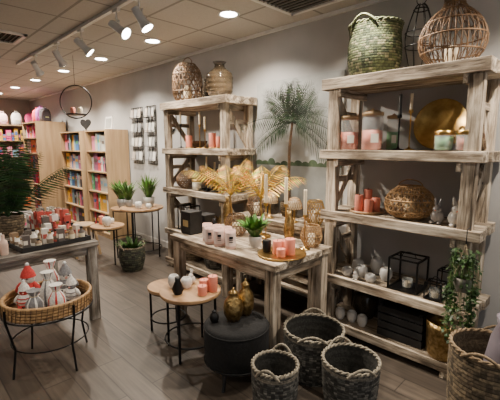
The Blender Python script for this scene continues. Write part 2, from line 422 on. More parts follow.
b.done('artificial_palm_tree',(2.93,2.36,.8765))
# ------------------------------------------------------------ items right rack
Z=.0015
top=SH[4]+Z
GR=[(.18,.22,.09),(.11,.14,.06),(.30,.29,.16),(.07,.095,.045)]
basket('green_seagrass_basket',(2.82,1.45,top),[(.165,0),(.195,.1),(.20,.2),(.19,.3),(.20,.38)],GR,(.18,.20,.10),rows=22,K=44,amp=.004)
b=B();pr=[(.12,.0),(.195,.10),(.20,.2),(.15,.3),(.075,.37),(.06,.42),(.075,.47)]
lattice(b,pr,34,0,.0038,drattan,rings=(0,.14,.3,.45,.6,.75,.88,1),both=False);lattice(b,pr,12,.25,.0025,drattan)
b.lathe([(.115,.002),(.0001,.002)],rattan,n=24,caps=False)
candle(b,(0,0,.006),.04,.12,CREAM)
b.done('rattan_bottle_lantern',(2.78,.88,top))
b=B();pr=[(.05,0),(.10,.2),(.10,.3),(.05,.46),(.02,.5)]
lattice(b,pr,8,0,.003,black,rings=(0,.25,.5,.75),both=False,seg=10);b.ring((0,0,.53),.035,.003,black,nrm='x')
b.lathe([(.05,0),(.05,.006),(.001,.006)],black,n=20);b.done('wire_lantern',(2.93,1.155,top))
s=SH[3]+Z
jar('candle_jar',(2.71,1.575,s),.074,.28,PINK);jar('candle_jar',(2.71,1.38,s),.080,.30,PINK)
jar('candle_jar',(2.90,1.48,s),.06,.33,PINK);jar('candle_jar',(2.9,1.30,s),.05,.28,GREEN)
candlestick('black_candlestick',(2.75,1.19,s),.26,black,(.05,.05,.05),.15)
candlestick('brass_candlestick',(2.85,1.15,s),.30,brass,CREAM,.12)
b=B();b.X=Matrix.Rotation(-pi/2+.2,4,'Y')
b.lathe([(.001,0),(.16,.0),(.18,.018),(.186,.018),(.163,-.006),(.001,-.006)],brass,n=48,caps=False);b.done('brass_tray',(2.92,.96,s+.186))
def tumbler(loc,col,r=.06,h=.13):
    b=B();b.lathe([(r*.8,0),(r,.01),(r*1.02,h),(r*.98,h),(r*.94,.01)],glass,n=24)
    b.lathe([(.001,.005),(r*.86,.008),(r*.92,h*.72),(.001,h*.72)],wax,col,n=22,caps=False)
    b.lathe([(r*1.03,h*.8),(r*1.05,h*.8),(r*1.05,h*1.02),(r*1.0,h*1.02)],brass,n=22,caps=False);b.done('glass_candle',loc)
tumbler((2.68,.85,s),GREEN);tumbler((2.67,.715,s),(.80,.30,.20));tumbler((2.82,.75,s),RED,.05,.16)
s=SH[2]+Z
b=B();b.lathe([(.12,0),(.135,.006),(.135,.02),(.125,.02),(.12,.012),(.001,.012)],oaky,n=32)
for (x,y,h) in((-.04,.05,.13),(-.05,-.04,.10),(.045,.02,.17),(.03,-.06,.11)): candle(b,(x,y,.012),.034,h,PINK)
b.done('pink_candle_tray',(2.76,1.42,s))
b=B();pr=[(.09,0),(.155,.04),(.175,.11),(.15,.18),(.085,.235)]
lattice(b,pr,22,.22,.004,rattan,rings=(0,.33,.6,1));lattice(b,pr,44,0,.003,rattan,both=False,rings=(.15,.8))
b.lathe([(.09,.002),(.0001,.002)],rattan,n=24,caps=False);candle(b,(0,0,.003),.04,.1,CREAM)
b.tube([(0,.09*math.cos(a),.235+.05*math.sin(a)) for a in [pi*i/10 for i in range(11)]],.004,rattan)
b.done('rattan_lantern',(2.78,1.09,s))
def bunny(loc,col,h=.17,rz=0):
    b=B();k=h/.17
    b.sph((0,0,.045*k),.042*k,ceram,col,(1,1,1.1));b.sph((-.012*k,0,.095*k),.026*k,ceram,col,(1.1,1,1))
    for g in(-1,1):
        b.sph((-.0*k,g*.013*k,.138*k),.03*k,ceram,col,(.3,.32,1.1),rot=(-g*.2,.1,0));b.sph((-.03*k,g*.022*k,.01*k),.014*k,ceram,col,(1.5,1,.7))
        b.sph((-.034*k,g*.012*k,.1*k),.003*k,black)
    b.sph((.042*k,0,.03*k),.014*k,ceram,col);b.sph((-.041*k,0,.091*k),.004*k,wax,PINK)
    b.done('ceramic_bunny',loc,rz)
bunny((2.70,.865,s),(.38,.36,.36),.18);bunny((2.69,.745,s),(.8,.79,.77),.2,.4);bunny((2.85,.80,s),(.7,.68,.65),.15)
s=SH[1]+Z
def whitepot(loc,r,h,nm='white_ceramic_tealight'):
    b=B();b.lathe([(r*.6,0),(r,h*.4),(r*.95,h*.8),(r*.7,h),(r*.62,h),(r*.8,h*.7),(.001,h*.3)],ceram,n=22);b.done(nm,loc)
for y,x,r,h in((1.53,2.68,.045,.07),(1.43,2.74,.05,.09),(1.32,2.68,.045,.06),(1.25,2.8,.05,.10),(1.52,2.84,.05,.1),(1.38,2.90,.05,.13)): whitepot((x,y,s),r,h)
bunny((2.64,1.43,s),(.95,.93,.9),.1)
def cubeframe(name,loc,w,h,r=.005,rz=0):
    b=B();q=w/2
    C=[(-q,-q),(q,-q),(q,q),(-q,q)]
    for i in range(4):
        a=C[i];c=C[(i+1)%4]
        for z in(r,h): b.beam((a[0],a[1],z),(c[0],c[1],z),2*r,2*r,black,ref=(0,0,1))
        b.box((a[0],a[1],h/2),(2*r,2*r,h),black)
    b.box((0,0,.004),(w,w,.006),black)
    b.lathe([(.035,.008),(.04,.07),(.037,.07),(.03,.015)],glass,n=18);candle(b,(0,0,.009),.024,.04,CREAM)
    b.tube([(0,q*math.cos(a)*.5,h+.04*math.sin(a)) for a in [pi*i/8 for i in range(9)]],.003,black)
    b.beam((0,-q,h),(0,q,h),.006,.006,black,ref=(0,0,1))
    b.done(name,loc,rz)
cubeframe('black_cube_lantern',(2.76,1.06,s),.21,.24,.006)
cubeframe('small_cube_lantern',(2.70,.84,s),.11,.12,.004);cubeframe('small_cube_lantern',(2.68,.70,s),.09,.15,.004);cubeframe('small_cube_lantern',(2.87,.82,s),.1,.17,.004)
s=SH[0]+Z
b=B()
for i in range(4):
    for sx in(-1,1): b.box((sx*.125,0,.035+i*.062),(.014,.34,.05),blackw,v(.2))
    for sy in(-1,1): b.box((0,sy*.163,.035+i*.062),(.25,.014,.05),blackw,v(.2))
b.box((0,0,.006),(.25,.34,.012),blackw)
for sx in(-1,1):
    for sy in(-1,1): b.box((sx*.11,sy*.15,.13),(.02,.02,.26),blackw)
b.box((0,0,.235),(.24,.32,.02),blackw)
b.done('black_wooden_crate',(2.78,1.06,s))
b=B();b.lathe([(.09,0),(.108,.03),(.113,.2),(.118,.26),(.112,.26),(.105,.2),(.1,.02),(.001,.015)],hbrass,n=36);b.done('hammered_brass_pot',(2.69,.76,s))
for y,x in((1.58,2.68),(1.48,2.70),(1.38,2.69)): whitepot((x,y,s),.042,.09,'white_ceramic_mug')
b=B();b.lathe([(.07,0),(.11,.08),(.1,.2),(.06,.25),(.05,.25),(.09,.19)],smoke,n=26);b.done('smoked_glass_vase',(2.88,1.45,s))
b=B()
b.lathe([(.035,0),(.055,.05),(.058,.09),(.05,.09),(.048,.08)],ceram,(.35,.33,.3),n=20);b.lathe([(.048,.08),(.001,.08)],soil,n=20,caps=False)
for w in(0,2.1,4.2): b.tube([(.056*math.cos(w),.056*math.sin(w),.085),(0,0,.30)],.0018,rope)
b.tube([(0,0,.30),(0,0,.39),(.07,0,.395)],.003,black)
for i in range(42):
    w=R.uniform(0,2*pi);e=R.uniform(.03,.07);L=R.uniform(.1,.46);pts=[]
    for j in range(9):
        t=j/8;rr=.03+e*min(1,t*3)+.01*math.sin(6*t+i);pts.append(Vector((rr*math.cos(w)*.8,rr*math.sin(w+.4*t),.09+.20*math.sin(min(1,t*2.2)*pi)*1-L*t)))
    b.tube(pts,.0015,leafm,n=3)
    for p in pts[1:]:
        for g in range(3):
            d=Vector((R.uniform(-1,1),R.uniform(-1,1),R.uniform(-1,.3))).normalized()*.030;sd=d.cross(Vector((0,0,1))).normalized()*.010
            k=R.uniform(.2,.6);b.add([p,p+d*.5+sd,p+d,p+d*.5-sd],[(0,1,2,3)],leafm,(k*.7,k,k*.8))
b.done('hanging_trailing_plant',(2.49,.62,.70))
# ------------------------------------------------------------ items middle rack
b=B();pr=[(.12,0),(.175,.08),(.18,.25),(.16,.38),(.10,.46)]
lattice(b,pr,18,.3,.005,drattan,rings=(0,.33,.66,1));lattice(b,pr,30,0,.0035,drattan,rings=(.15,.5,.8),both=False)
b.lathe([(.12,.002),(.0001,.002)],rattan,n=24,caps=False);candle(b,(0,0,.003),.05,.2,CREAM)
b.tube([(0,.10*math.cos(a),.46+.08*math.sin(a)) for a in [pi*i/10 for i in range(11)]],.006,drattan);b.done('tall_rattan_lantern',(2.82,3.92,top))
b=B();pts=[]
base=[(.09,0),(.14,.06),(.15,.16),(.14,.26),(.07,.32),(.055,.36),(.075,.39)]
for i in range(60):
    r,z=interp(base,i/59);pts.append((r+.003*math.sin(i*1.3),z))
b.lathe(pts,smoke,(1.6,1.5,1.3),n=32,caps=False);b.lathe([(.09,.001),(.001,.001)],smoke,n=24,caps=False);b.done('ribbed_glass_vase',(2.80,3.28,top))
b=B();b.lathe([(.04,0),(.05,.12),(.03,.2),(.03,.26),(.025,.26)],smoke,n=18);b.done('glass_bottle_vase',(2.86,3.60,top))
s=SH[3]+Z
for x,y,h,c in((2.7,3.18,.12,PINK),(2.7,3.30,.16,PINK),(2.8,3.25,.10,RED),(2.7,3.75,.14,PINK)):
    b=B();candle(b,(0,0,.012),.04,h,c);b.lathe([(.05,0),(.055,.012),(.001,.012)],brass,n=20);b.done('pillar_candle',(x,y,s))
candlestick('brass_candlestick',(2.75,3.5,s),.22,brass);candlestick('brass_candlestick',(2.75,3.6,s),.28,brass);candlestick('black_candlestick',(2.72,3.95,s),.3)
b=B();b.lathe([(.05,0),(.13,.06),(.14,.09),(.13,.09),(.05,.02),(.001,.02)],drattan,n=28);b.done('wooden_bowl',(2.89,3.85,s))
s=SH[2]+Z
b=B();pr=[(.08,0),(.14,.05),(.155,.11),(.13,.17),(.08,.21)]
lattice(b,pr,20,.25,.004,drattan,rings=(0,.33,.6,1));lattice(b,pr,34,0,.003,drattan,both=False);b.lathe([(.08,.002),(.0001,.002)],drattan,n=24,caps=False)
b.tube([(0,.08*math.cos(a),.21+.06*math.sin(a)) for a in [pi*i/10 for i in range(11)]],.004,drattan);b.done('rattan_lantern',(2.76,3.86,s))
candlestick('black_candlestick',(2.7,3.42,s),.26);candlestick('black_candlestick',(2.74,3.32,s),.2);candlestick('brass_candlestick',(2.7,3.18,s),.18,brass)
cubeframe('black_cube_lantern',(2.85,3.55,s),.14,.25);tumbler((2.68,3.58,s),CREAM);tumbler((2.87,3.25,s),RED)
s=SH[1]+Z
cubeframe('black_cube_lantern',(2.78,3.9,s),.2,.3)
b=B();pr=[(.08,0),(.14,.05),(.15,.16),(.1,.22)];lattice(b,pr,20,.25,.004,rattan,rings=(0,.5,1));lattice(b,pr,36,0,.003,rattan,both=False);b.lathe([(.08,.002),(.0001,.002)],rattan,n=24,caps=False);b.done('rattan_lantern',(2.78,3.52,s))
b=B();b.lathe([(.08,0),(.12,.1),(.08,.25),(.04,.3),(.045,.33),(.035,.33)],hbrass,n=28);b.done('brass_vase',(2.8,3.2,s))
s=SH[0]+Z
BR=[(.22,.165,.105),(.30,.23,.14),(.13,.10,.065)];GY=[(.070,.068,.060),(.11,.107,.095),(.040,.040,.037),(.20,.19,.165)]
basket('seagrass_basket',(2.82,3.85,s),[(.13,0),(.16,.15),(.165,.28)],BR,(.4,.3,.2),rows=10,K=22,handles=False)
basket('seagrass_basket',(2.82,3.40,s),[(.13,0),(.16,.12),(.165,.24)],GY,(.4,.35,.25),rows=10,K=22,handles=False)
# ------------------------------------------------------------ items on big table
s=.78+Z
b=B();b.box((0,0,.095),(.13,.15,.19),blackw);b.box((0,0,.2),(.138,.158,.02),blackw);b.box((-.066,0,.1),(.002,.08,.06),plain,(.6,.45,.2));b.done('black_gift_box',(2.02,2.80,s))
b=B();b.box((0,0,.07),(.13,.13,.14),blackw);b.box((0,0,.145),(.138,.138,.02),blackw);b.done('black_gift_box',(2.20,2.81,s))
def labcandle(loc,r=.042,h=.15):
    b=B();b.lathe([(r*.95,0),(r,.005),(r,h),(r*.93,h),(r*.92,h*.75)],wax,(.70,.45,.38),n=22);b.lathe([(r*.92,h*.75),(.001,h*.75)],wax,CREAM,n=22,caps=False)
    b.lathe([(r*1.01,h*.15),(r*1.01,h*.85)],plain,(.86,.70,.64),n=22,caps=False)
    for k,zz in((0,.62),(1,.5),(2,.38)): b.box((r*1.02*math.cos(-2.2),r*1.02*math.sin(-2.2),h*zz),(.003,.03,.006 if k else .02),black,rot=(0,0,-2.2+pi))
    b.done('printed_candle_jar',loc)
for x,y in((1.95,2.47),(1.97,2.36),(1.98,2.25),(1.90,2.38),(1.91,2.27),(1.93,2.15)): labcandle((x,y,s))
potplant('potted_herb',(2.10,2.04,s),.055,.09,ceram,(.8,.8,.78),.19,100,wide=.28,lean=.8,col=(1.0,1.4,.9))
def goldbasket(loc,r,h,mt=brass,nm='gold_wire_basket'):
    b=B();pr=[(r*.6,0),(r,h*.35),(r*.95,h*.7),(r*.7,h)];lattice(b,pr,22,.2,.003,mt,rings=(0,.5,1));b.lathe([(r*.6,.002),(.0001,.002)],mt,n=24,caps=False)
    b.lathe([(r*.3,.004),(r*.35,h*.6),(.001,h*.6)],wax,CREAM,n=16);b.done(nm,loc)
goldbasket((2.26,2.44,s),.10,.19,drattan,'rattan_tealight_basket');goldbasket((2.44,1.73,s),.085,.17,rattan,'rattan_tealight_basket')
b=B();b.lathe([(.17,0),(.185,.008),(.185,.016),(.17,.012),(.001,.01)],brass,n=40)
for x,y,r,h in((-.03,.02,.036,.10),(.02,-.06,.040,.12),(.07,.05,.036,.08),(-.07,-.05,.033,.06)): candle(b,(x,y,.012),r,h,PINK)
b.lathe([(.03,0),(.035,.08),(.03,.09)],black,n=16,c=(-.05,.11,.012))
b.done('candle_plate',(2.08,1.74,s))
candlestick('tall_brass_candlestick',(2.34,1.92,s),.34,brass,CREAM,.22,.014);candlestick('tall_brass_candlestick',(2.32,1.71,s),.28,brass,CREAM,.2,.013)
candlestick('tall_brass_candlestick',(2.27,2.08,s),.34,brass,CREAM,.24,.014)
for (x,y,r,h) in((2.46,1.98,.05,.26),(2.49,2.82,.05,.3),(2.10,2.56,.04,.16)):
    b=B();b.lathe([(r*.7,0),(r,h*.35),(r*.8,h*.7),(r*.35,h*.85),(r*.45,h),(r*.35,h)],hbrass if r>.045 else black,n=24);b.done('brass_bud_vase',(x,y,s))
def goldpalm(loc,H,L,n,seed,e0=.7,e1=3.0):
    R.seed(seed);b=B();b.lathe([(.09,0),(.09,.015),(.02,.03)],brass,n=24)
    b.tube([(0,0,.02),(.01,0,H*.5),(0,.01,H)],lambda t:.012-.004*t,brass)
    for i in range(n):
        a=2*pi*i/n+R.uniform(-.2,.2);e=R.uniform(e0,e1)
        frond(b,(0,0,H),(math.cos(a)*.9,math.sin(a)*.9,e),L*R.uniform(.85,1.1),L*.45,.15,gold,(1,1,1),n=20,wid=.07,fold=.8,thin=.006)
    b.done('golden_palm_ornament',loc)
goldpalm((2.38,2.24,s),.34,.72,8,3);goldpalm((2.36,2.62,s),.34,.64,7,5)
# console items
s=.875+Z
goldbasket((2.78,1.94,s),.09,.22,brass);goldbasket((2.74,2.64,s),.10,.22,drattan,'rattan_tealight_basket')
def mushroom(loc,r,h):
    b=B();b.lathe([(r*.5,0),(r*.5,.01),(r*.15,.02),(r*.12,h*.6)],brass,n=20)
    pr=[(r,h*.55),(r*.95,h*.75),(r*.6,h*.93),(r*.1,h)];b.lathe(pr,ceram,(1,.9,.7),n=28);lattice(b,[(a*1.01,z) for a,z in pr],20,.1,.0025,rattan);b.done('rattan_shade_lamp',loc)
mushroom((2.72,2.44,s),.08,.28);mushroom((2.72,2.13,s),.07,.24)
b=B();b.lathe([(.06,0),(.08,.1),(.06,.22),(.03,.26),(.04,.3),(.03,.3)],smoke,n=26);b.done('smoked_glass_vase',(2.94,2.60,s))
# ------------------------------------------------------------ floor: pouf, baskets, round table
b=B();b.lathe([(.19,.13),(.215,.15),(.222,.25),(.222,.36),(.215,.405),(.19,.418),(.1,.422),(.001,.422)],blackm,n=48)
for z in(.16,.39): b.ring((0,0,z),.220,.005,blackm,n=48)
for i in range(4):
    w=2*pi*i/4+.3;b.cyl((.15*math.cos(w),.15*math.sin(w),.14),(.18*math.cos(w),.18*math.sin(w),0),.018,.011,blackw,n=10)
b.done('black_pouf_stool',(1.61,1.74,0))
s=.4225
def lidpot(loc,r,h,mt=hbrass):
    b=B();b.lathe([(r*.6,0),(r*.95,h*.2),(r,h*.4),(r*.85,h*.6),(r*.5,h*.72),(r*.42,h*.8),(r*.5,h*.83),(r*.48,h*.86),(r*.2,h*.92),(r*.1,h*.95),(r*.14,h*.98),(.001,h)],mt,n=30)
    b.done('brass_lidded_jar',loc)
lidpot((1.72,1.765,s),.060,.26);lidpot((1.60,1.76,s),.068,.23)
lidpot((1.49,1.83,s-.001),.032,.09,black)
b_=(.84,.9,(.25,.22,.17));rc=(.33,.29,.22)
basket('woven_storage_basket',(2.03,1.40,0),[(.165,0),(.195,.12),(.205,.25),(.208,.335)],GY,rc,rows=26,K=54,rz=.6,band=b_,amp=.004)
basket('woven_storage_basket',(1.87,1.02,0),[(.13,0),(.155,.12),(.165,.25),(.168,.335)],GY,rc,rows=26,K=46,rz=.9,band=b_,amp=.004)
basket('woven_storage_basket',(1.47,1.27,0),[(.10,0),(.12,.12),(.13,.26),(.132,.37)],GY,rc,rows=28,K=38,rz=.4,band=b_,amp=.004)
def vfill(b): b.lathe([(.06,.012),(.085,.15),(.10,.4),(.075,.56),(.05,.63),(.058,.68),(.05,.68)],ceram,(.30,.27,.33),n=30,c=(.05,-.06,0))
basket('rattan_floor_basket',(2.27,.40,0),[(.17,0),(.19,.15),(.2,.35),(.2,.5)],BR,(.34,.24,.14),rows=24,K=42,rz=.0,fill=vfill,amp=.004)
roundtable('round_side_table',(1.60,2.25,0),.235,.50)
s=.5+Z
for x,y,h in((1.655,2.15,.09),(1.70,2.10,.12),(1.60,2.10,.07)):
    b=B();candle(b,(0,0,0),.036,h,PINK);b.done('pillar_candle',(x,y,s))
whitepot((1.53,2.37,s),.045,.1);whitepot((1.60,2.30,s),.045,.08);bunny((1.68,2.34,s),(.9,.88,.85),.12)
b=B();b.lathe([(.03,0),(.045,.04),(.02,.1),(.022,.13),(.015,.13)],black,n=18);b.done('black_bud_vase',(1.48,2.24,s))
roundtable('round_side_table',(1.66,2.67,0),.17,.40,nl=3)
# ------------------------------------------------------------ left table + tray table
b=B();x0,x1,y0,y1,H=.42,1.34,3.28,4.5,.74;hx=(x1-x0)/2;hy=(y1-y0)/2
for i in range(6):
    w=2*hy/6;b.box((0,-hy+w*(i+.5),H-.022),(2*hx,w-.004,.044),gx,v(.12))
for sx in(-1,1):
    b.box((sx*(hx-.05),0,H-.08),(.025,2*hy-.1,.08),gy)
    for sy in(-1,1): b.box((sx*(hx-.055),sy*(hy-.055),(H-.044)/2),(.08,.08,H-.044),gz,v())
for sy in(-1,1): b.box((0,sy*(hy-.05),H-.08),(2*hx-.1,.025,.08),gx)
b.done('grey_wooden_table',((x0+x1)/2,(y0+y1)/2,0),bev=.004)
b=B();r=.285;h0=.44
for z in(h0,h0+.022,h0+.044,h0+.066): b.ring((0,0,z),r,.0115,rattan,n=56)
b.ring((0,0,h0+.078),r,.014,rattan,n=56)
for i in range(56):
    w=2*pi*i/56;b.tube([((r+.012)*math.cos(w),(r+.012)*math.sin(w),h0-.01),((r+.012)*math.cos(w+.05),(r+.012)*math.sin(w+.05),h0+.085)],.003,drattan,n=4)
b.lathe([(r,h0-.008),(r,h0+.002),(.001,h0+.002)],drattan,n=48);b.lathe([(r,h0-.008),(.001,h0-.008)],drattan,n=48,caps=False)
for i in range(4):
    w=2*pi*i/4+.25;b.tube([((r+.018)*math.cos(w),(r+.018)*math.sin(w),h0+.06),((r+.018)*math.cos(w),(r+.018)*math.sin(w),h0-.02),((r-.03)*math.cos(w),(r-.03)*math.sin(w),.2),((r+.0)*math.cos(w),(r)*math.sin(w),0)],.008,black,n=7)
b.ring((0,0,h0-.02),r+.012,.006,black);b.ring((0,0,.2),r-.03,.005,black)
b.done('rattan_tray_table',(.78,2.88,0))
W_=(.80,.77,.72);G_=(.22,.22,.23);RD=(.58,.05,.045)
def plush(loc,c1,c2,h=.2,rz=0):
    b=B();k=h/.2
    b.sph((0,0,.055*k),.05*k,fabric,c1,(1,.95,1.15));b.sph((0,0,.125*k),.034*k,fabric,c2)
    for i,zz in enumerate((.03,.055,.08)): b.ring((0,0,zz*k),(.0485,.0505,.0455)[i]*k,.004*k,fabric,c2,n=20,k=5)
    b.lathe([(.038*k,.135*k),(.03*k,.16*k),(.012*k,.19*k),(.001,.205*k)],fabric,c1,n=16);b.sph((0,0,.2*k),.01*k,fabric,(.8,.8,.8))
    for g in(-1,1):
        b.sph((-.01,g*.048*k,.075*k),.03*k,fabric,c1,(.5,.5,1.1),rot=(g*.5,0,0));b.sph((-.045*k,g*.025*k,.016*k),.02*k,fabric,c2,(1.6,.9,.8));b.sph((-.032*k,g*.012*k,.13*k),.004*k,black)
    b.sph((-.036*k,0,.12*k),.007*k,fabric,(.6,.3,.25));b.done('plush_doll',loc,rz)
k=0
for x,y,c1,c2,h in((.92,2.80,W_,G_,.2),(.64,2.92,W_,RD,.2),(.93,2.95,G_,W_,.26),(.70,3.04,RD,W_,.28)):
    plush((x,y,.4435),c1,c2,h,.8+.3*(k%3));k+=1
def pouch(loc,h,c1,c2,rz=0):
    b=B()
    pr=[(.045,0),(.058,h*.15),(.055,h*.5),(.03,h*.72),(.02,h*.77),(.04,h*.95),(.045,h)]
    cols=[]
    n=24
    for j in range(len(pr)-1): cols+=[(c1 if i%4<3 else c2) for i in range(n)]
    b.lathe(pr,fabric,cols,n=n);b.ring((0,0,h*.765),.021,.004,rope,n=20,k=5)
    b.done('striped_gift_pouch',loc,rz)
pouch((.79,2.72,.4435),.19,W_,RD,.3);pouch((.78,2.86,.4435),.25,W_,G_,1);pouch((.66,2.76,.4435),.17,G_,W_,.6);pouch((.86,3.06,.4435),.27,W_,RD,.2)
s=.74+Z
b=B();b.box((0,0,.008),(.56,.36,.012),blackw)
for sx in(-1,1): b.box((sx*.28,0,.02),(.012,.372,.038),blackw)
for sy in(-1,1): b.box((0,sy*.18,.02),(.572,.012,.038),blackw)
for i in range(6):
    for j in range(4):
        x=-.23+i*.092;y=-.13+j*.087;hh=R.uniform(.06,.13);rr=.026
        c=R.choice([(.7,.5,.35),(.85,.82,.75),(.12,.10,.09),(.85,.82,.75),(.75,.65,.55),(.3,.2,.12),(.6,.12,.1)])
        if (i+j)%3==0:
            b.box((x,y,.014+hh*.6),(.052,.05,hh*1.2),plain,c,rot=(0,0,R.uniform(-.2,.2)));b.box((x,y,.014+hh*.6),(.054,.052,hh*.35),plain,(.8,.75,.65) if c[0]<.65 else (.5,.1,.08));continue
        b.lathe([(rr,.014),(rr,.014+hh*.7),(rr*.45,.014+hh*.82),(rr*.45,.014+hh)],plain,c,n=14,c=(x,y,0));b.lathe([(rr*.52,.014+hh),(rr*.52,.014+hh*1.15)],black if i%2 else brass,n=10,c=(x,y,0))
        b.lathe([(rr*1.02,.014+hh*.2),(rr*1.02,.014+hh*.55)],plain,(.25,.2,.15) if c[0]>.5 else (.8,.7,.5),n=14,c=(x,y,0),caps=False)
b.done('tray_of_care_bottles',(1.0,3.52,s),rz=.1)
b=B()
for i in range(7):
    for j in range(3):
        hh=R.uniform(.1,.22);c=R.choice([(.85,.82,.78),(.6,.10,.08),(.15,.13,.12),(.7,.3,.22),(.35,.38,.3),(.6,.10,.08)])
        b.box((j*.1-.1,i*.085-.25,hh/2),(.06,.06,hh),plain,c,rot=(0,0,R.uniform(-.3,.3)))
        b.box((j*.1-.1,i*.085-.25,hh+.006),(.03,.03,.012),plain,(.3,.25,.2))
        b.box((j*.1-.1,i*.085-.25,hh*.5),(.062,.062,hh*.25),plain,R.choice([(.9,.88,.8),(.5,.1,.1),(.2,.2,.2)]))
b.done('boxed_gift_set_display',(1.17,4.08,s))
b=B()
for i in range(4):
    for j in range(3): b.lathe([(.028,0),(.032,.08),(.026,.11),(.012,.12),(.012,.16)],plain,R.choice([(.8,.75,.7),(.2,.15,.12),(.7,.3,.2),(.7,.5,.4)]),n=14,c=(-.07+j*.07,-.12+i*.08,0))
b.done('small_bottle_display',(.56,3.5,s))
b=B();weave_wall(b,[(.10,0),(.13,.1),(.13,.2)],BR,rows=9,K=20);b.lathe([(.12,.18),(.001,.18)],soil,n=24,caps=False)
for i in range(26):
    a=2*pi*i/26+R.uniform(-.1,.1);e=R.uniform(.9,7.0);frond(b,(0,0,.18),(math.cos(a),math.sin(a),e),R.uniform(.8,1.05),.25,.22,dleaf,(2.0,2.8,1.8),n=24,wid=.085,fold=.7,thin=.005)
b.done('potted_palm',(.82,4.08,s))
# ------------------------------------------------------------ small tables & plants, mid distance
roundtable('round_side_table',(2.62,4.82,0),.30,.72,nl=4)
roundtable('round_side_table',(2.12,4.87,0),.22,.52,nl=3,ringz=0)
roundtable('round_side_table',(2.72,5.50,0),.24,.62,nl=3)
b=B()
for sx in(-1,1):
    for sy in(-1,1): b.beam((sx*.12,sy*.12,.43),(sx*.17,sy*.17,0),.028,.028,oak)
b.lathe([(.16,.42),(.17,.43),(.17,.455),(.15,.462),(.001,.458)],oak,n=28);b.box((0,0,.2),(.27,.02,.02),oak);b.box((0,0,.2),(.02,.27,.02),oak);b.done('wooden_stool',(2.02,5.5,0))
potplant('potted_grass_plant',(2.70,4.76,.722),.08,.14,ceram,(.6,.6,.58),.36,140,wide=.05,lean=.6,col=(1.1,1.4,.9))
potplant('potted_grass_plant',(2.5,4.98,.722),.06,.10,ceram,(.4,.4,.4),.30,90,wide=.08,lean=.7,col=(.9,1.1,.8))
potplant('potted_green_plant',(2.66,5.52,.622),.08,.14,ceram,(.3,.3,.3),.33,100,wide=.14,lean=.6,col=(.8,1.1,.8))
whitepot((2.50,4.70,.722),.05,.1);whitepot((2.60,4.60,.722),.04,.07);whitepot((2.09,4.82,.522),.06,.12);whitepot((2.21,4.94,.522),.04,.07)
b=B();candle(b,(0,0,0),.035,.11,PINK);b.done('pillar_candle',(2.09,4.99,.522))
def gfill(b):
    b.lathe([(.13,.24),(.001,.24)],soil,n=24,caps=False);bush(b,(0,0,.22),.1,.22,80,leafm,(.5,.65,.5),.2,.8)
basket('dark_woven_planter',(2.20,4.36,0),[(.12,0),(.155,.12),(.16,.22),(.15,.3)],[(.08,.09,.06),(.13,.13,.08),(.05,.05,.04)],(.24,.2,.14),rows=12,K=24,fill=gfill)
# ------------------------------------------------------------ bookcases
PAL=[(.7,.06,.08),(.85,.82,.76),(.06,.18,.45),(.06,.06,.07),(.85,.5,.06),(.12,.42,.2),(.7,.2,.3),(.25,.45,.6),(.75,.5,.4),(.3,.1,.2),(.5,.5,.45),(.15,.12,.1)]
PNK=[(.85,.08,.28),(.75,.05,.08),(.85,.28,.42),(.8,.45,.5),(.40,.10,.40),(.8,.75,.72),(.12,.2,.5),(.85,.2,.06),(.1,.08,.09)]
def bookcase(x0,x1,y0,y1,h,ns,pal,nm='bookcase'):
    b=B();cx=(x0+x1)/2;cy=(y0+y1)/2;hx=(x1-x0)/2;hy=(y1-y0)/2
    for sy in(-1,1): b.box((0,sy*(hy-.0125),h/2),(2*hx,.025,h),oak)
    b.box((hx-.006,0,h/2),(.012,2*hy-.05,h),oak,(.5,.45,.4))
    zs=[.08+i*(h-.1)/ns for i in range(ns+1)]
    for z in zs: b.box((-.004,0,z),(2*hx-.012,2*hy-.05,.022),oak)
    b.box((-hx+.02,0,.035),(.015,2*hy-.05,.07),oak)
    k=b
    for i in range(ns):
        y=-hy+.035;g=zs[i+1]-zs[i]
        while y<hy-.06:
            face=R.random()<.45
            w=R.uniform(.11,.18) if face else R.uniform(.018,.045)
            if y+w>hy-.03:break
            hh=g*R.uniform(.66,.88);c=R.choice(pal)
            d=.03 if face else 2*hx*.6
            xx=-hx+.04+d/2+(.03 if face else R.uniform(0,.02))
            k.box((xx,y+w/2,zs[i]+.013+hh/2),(d,w-.003,hh),plain,c)
            k.box((xx-d/2-.001,y+w/2,zs[i]+.013+hh*R.uniform(.45,.7)),(.002,(w-.003)*.7,hh*.2),plain,R.choice(pal))
            if face and R.random()<.7: k.box((xx+.08,y+w/2,zs[i]+.013+hh*.5),(.06,w-.01,hh),plain,R.choice(pal))
            y+=w+.004
    b.done(nm,(cx,cy,0))
bookcase(2.66,3.06,6.0,6.85,1.86,5,PAL,'filled_bookcase');bookcase(2.62,3.06,6.98,8.0,1.86,5,PAL,'filled_bookcase');bookcase(2.40,3.0,8.75,9.75,2.1,6,PNK,'toy_shelving')
b=B();b.box((0,0,.11),(.02,.26,.22),plain,(.8,.78,.74),rot=(0,.12,0));b.box((-.014,0,.11),(.004,.2,.16),plain,(.35,.35,.33),rot=(0,.12,0));b.done('white_picture_frame',(2.85,6.25,1.858))
b=B()
pts=[]
for i in range(40):
    t=2*pi*i/40;pts.append((0,.0072*16*math.sin(t)**3,.0072*(13*math.cos(t)-5*math.cos(2*t)-2*math.cos(3*t)-math.cos(4*t))))
n=len(pts);b.add([(-.01,y,z) for _,y,z in pts]+[(.01,y,z) for _,y,z in pts],[tuple(range(n)),tuple(range(2*n-1,n-1,-1))]+[(i,(i+1)%n,n+(i+1)%n,n+i) for i in range(n)],blackw)
b.box((0,0,-.126),(.05,.12,.014),blackw);b.done('black_heart_ornament',(2.85,7.25,1.995),rz=.5)
